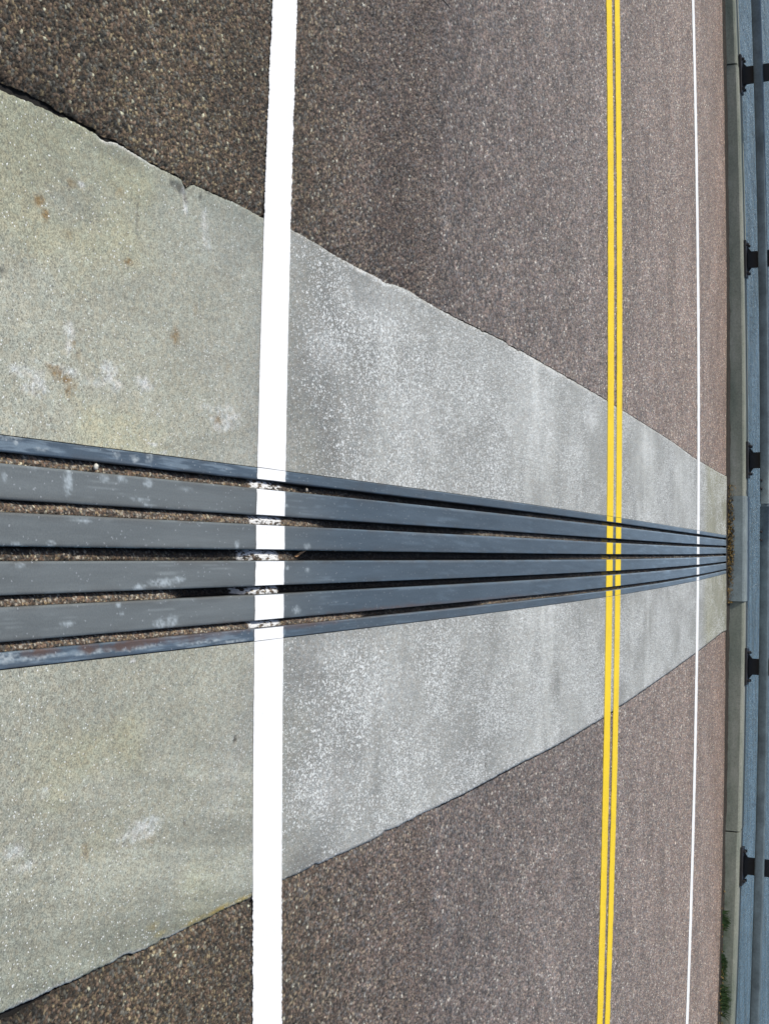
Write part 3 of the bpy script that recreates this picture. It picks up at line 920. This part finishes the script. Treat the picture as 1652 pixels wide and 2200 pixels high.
RZ0, RZ1 = .258, .335
for (x0, x1) in ((-22, -.465), (-.44, 24)):
    tube(x0, x1, .12, .20, RZ0, RZ1, int((x1 - x0) / .4), 'rail', M_RAIL)
    tube(x0, x1, .12, .20, .53, .607, int((x1 - x0) / .4), 'rail', M_RAIL)
for z0 in (RZ0, .53):
    sl_ = tube(-.70, -.10, .128, .192, z0 + .006, z0 + .071, 3, 'splice_sleeve', M_RAIL, .008)
# bolts under the splice
def bolt_mesh(r=.013, h=.02, n=6):
    v = [(r * math.cos(i * 2 * math.pi / n), r * math.sin(i * 2 * math.pi / n), z) for z in (0, h) for i in range(n)]
    v += [(r * .7 * math.cos(i * 2 * math.pi / n), r * .7 * math.sin(i * 2 * math.pi / n), h + .004) for i in range(n)]
    f = [tuple(range(n))[::-1], tuple(range(2 * n, 3 * n))]
    for l in range(2):
        f += [(l * n + i, l * n + (i + 1) % n, (l + 1) * n + (i + 1) % n, (l + 1) * n + i) for i in range(n)]
    return raw_mesh('bolt', v, f)
BOLT = bolt_mesh(); BOLT.materials.append(M_POST)
for X in (-.675, -.60, -.211, -.136):
    o = link('bolt', BOLT, None, rail_t)
    o.rotation_euler = (math.pi / 2, 0, 0)
    o.location = Vector((X, float(kerb_y(X)) + .119, RZ0 + .012 + float(sag(X)))) - rail_t.location

# posts
pv, pf = box(-.083, .083, .0, .012, 0, .72, .002)
def add(vf, v2, f2):
    o = len(vf[0]); vf[0].extend(v2); vf[1].extend([tuple(i + o for i in f) for f in f2])
post = ([], [])
add(post, *box(-.072, .072, .201, .211, .02, .70, .002))      # front flange
add(post, *box(-.072, .072, .240, .250, .02, .70, .002))      # rear flange
add(post, *box(-.006, .006, .2115, .2395, .02, .70, .001))   # web
# gussets at the foot, each a small wedge
for s in (-1, 1):
    x0, x1 = s * .0725, s * .118
    g = [(x0, .215, .02), (x1, .215, .02), (x0, .215, .052), (x0, .229, .02), (x1, .229, .02), (x0, .229, .052)]
    add(post, g, [(0, 1, 2), (5, 4, 3), (0, 3, 4, 1), (1, 4, 5, 2), (2, 5, 3, 0)])
POST = raw_mesh('post', *post); POST.materials.append(M_POST)
PLATE = raw_mesh('base_plate', *box(-.163, .163, .100, .256, -.002, .0195, .003)); PLATE.materials.append(M_POST)
posts = [-21, -19.2, -17.4, -15.5, -13.7, -11.8, -10.0, -8.1, -6.05, -4.25, -2.655, -.86, .985, 2.70, 4.5, 6.4, 8.2, 10.0, 11.8, 13.6, 15.5, 17.3, 19.2, 21, 22.8]
for X in posts:
    z = .1405 + float(sag(X))
    o = link('post', POST, None, rail_t)
    o.location = Vector((X, float(kerb_y(X)), z)) - rail_t.location
    ang = math.atan(float(kerb_y(X + .1) - kerb_y(X - .1)) / .2)
    o.rotation_euler = (0, 0, ang)
    b = link('base_plate', PLATE, None, o)
    for bx, by in ((-.125, .13), (.125, .13), (-.125, .23), (.125, .23)):
        q = link('bolt', BOLT, None, o)
        q.location = (bx, by, .0195)

# ------------------------------------------------------------------ dirt in the gutter
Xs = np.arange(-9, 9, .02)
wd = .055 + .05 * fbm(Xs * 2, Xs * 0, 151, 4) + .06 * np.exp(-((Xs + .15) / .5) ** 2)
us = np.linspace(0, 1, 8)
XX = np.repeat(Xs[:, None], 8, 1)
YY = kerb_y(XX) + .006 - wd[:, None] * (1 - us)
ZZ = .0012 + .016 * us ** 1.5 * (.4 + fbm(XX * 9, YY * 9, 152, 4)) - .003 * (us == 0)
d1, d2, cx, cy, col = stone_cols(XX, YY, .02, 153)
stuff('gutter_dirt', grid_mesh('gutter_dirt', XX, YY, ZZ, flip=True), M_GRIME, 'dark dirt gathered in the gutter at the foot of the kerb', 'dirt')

def leaf_litter(name, n, xr, label, mat, zmax=.05):
    V, Fc = [], []
    for i in range(n):
        X = random.gauss((xr[0] + xr[1]) / 2, (xr[1] - xr[0]) / 4)
        X = min(max(X, xr[0]), xr[1])
        q = random.random()
        y = float(kerb_y(X)) - .005 - abs(random.gauss(0, .045))
        z = .014 + random.random() * zmax * max(0, 1 - (float(kerb_y(X)) - y) / .09)
        a = random.random() * 6.28; L = random.uniform(.012, .03); w = L * random.uniform(.35, .6)
        tx, ty = random.uniform(-.6, .6), random.uniform(-.6, .6)
        b = len(V)
        for (lx, ly) in ((-L / 2, 0), (0, -w / 2), (L / 2, 0), (0, w / 2)):
            px = lx * math.cos(a) - ly * math.sin(a); py = lx * math.sin(a) + ly * math.cos(a)
            V.append((X + px, y + py, z + px * tx + py * ty + (.003 if lx == 0 else 0)))
        Fc += [(b, b + 1, b + 2), (b, b + 2, b + 3)]
    return stuff(name, raw_mesh(name, V, Fc), mat, label, 'leaves')
leaf_litter('leaf_litter', 900, (-.62, .42), 'golden brown dead leaves heaped in the gutter at the end of the joint', M_LEAFB)
leaf_litter('leaf_litter', 140, (2.9, 4.6), 'scattered brown leaf bits in the gutter among the weeds', M_LEAFB, .02)

def weed(X, n, h, spread, label):
    y0 = float(kerb_y(X)) - .02
    t = empty('weed', label, 'weed', (X, y0, .008), 'weeds at the foot of the kerb')
    V, Fc = [], []
    for i in range(n):
        a = random.random() * 6.28; rr = random.random() * spread
        bx, by = rr * math.cos(a), rr * math.sin(a) * .22
        hh = h * random.uniform(.4, 1.1); lean = random.uniform(-.5, .5); ly = random.uniform(-.35, .1)
        w = random.uniform(.006, .014)
        b = len(V)
        for k, f in enumerate((0, .5, 1)):
            ww = w * (1, .9, .12)[k]
            V += [(bx + lean * hh * f * f - ww / 2, by + ly * hh * f * f, hh * f), (bx + lean * hh * f * f + ww / 2, by + ly * hh * f * f, hh * f * (1 if k < 2 else .97))]
        Fc += [(b, b + 1, b + 3, b + 2), (b + 2, b + 3, b + 5, b + 4)]
    link('foliage', raw_mesh('foliage', V, Fc), M_WEED, t)
    V, Fc = [], []
    for i in range(5):
        x = random.uniform(-spread, spread) * .6
        b = len(V); hh = h * .7
        V += [(x, 0, 0), (x + .004, 0, 0), (x + .03 * random.uniform(-1, 1), -.01, hh)]
        Fc += [(b, b + 1, b + 2)]
    link('stem', raw_mesh('stem', V, Fc), M_WEED, t)
weed(3.14, 60, .07, .09, 'small green weed tuft at the kerb, first one right of the last visible post')
weed(3.50, 90, .055, .14, 'low dark green weed in the gutter between the smaller tuft and the corner tufts')
weed(3.78, 150, .09, .13, 'bushiest green weed tuft at the foot of the kerb near the bottom right corner')
weed(4.10, 90, .06, .14, 'green weed tuft at the foot of the kerb cut by the lower picture edge')

# ------------------------------------------------------------------ single bits lying on the joint
def pebble(x, y, z, r, col, label):
    V, Fc = [], []
    n, mrow = 8, 5
    for i in range(mrow + 1):
        th = math.pi * i / mrow
        for k in range(n):
            a = 2 * math.pi * k / n
            q = r * (1 + random.uniform(-.12, .12))
            V.append((q * math.sin(th) * math.cos(a) * 1.1, q * math.sin(th) * math.sin(a), q * math.cos(th) * .7))
    for i in range(mrow):
        for k in range(n):
            Fc.append((i * n + k, (i + 1) * n + k, (i + 1) * n + (k + 1) % n, i * n + (k + 1) % n))
    m = make_simple('pebble_stone', col, .7, 200, .15, .2, .0005)
    o = link('pebble', raw_mesh('pebble', V, Fc, True), m)
    o.location = (x, y, z); o['label'] = label; o['category'] = 'pebble'
pebble(-.153, 1.756, -.006, .0062, (.62, .60, .52), 'single pale cream pebble lying in the first gap from the left')
pebble(-.1545, 2.612, -.008, .0045, (.45, .40, .33), 'small tan pebble in the first gap just past the wide white line')
# dry leaf caught in the middle gap
V = [(0, 0, 0), (.006, .008, .003), (.007, .02, .001), (.004, .032, .004), (0, .045, .006), (-.004, .03, .007), (-.005, .018, .004), (-.003, .008, .004)]
m_leaf = make_simple('dry_leaf', (.30, .17, .08), .7, 200, .3, .2, .0005)
o = link('dry_leaf', raw_mesh('dry_leaf', V, [(0, 1, 2, 6), (0, 6, 7), (2, 3, 5, 6), (3, 4, 5)]), m_leaf)
o.location = (.018, 2.575, -.022); o.rotation_euler = (.25, .3, .5)
o['label'] = 'curled dry leaf caught in the middle gap past the white line'; o['category'] = 'leaf'
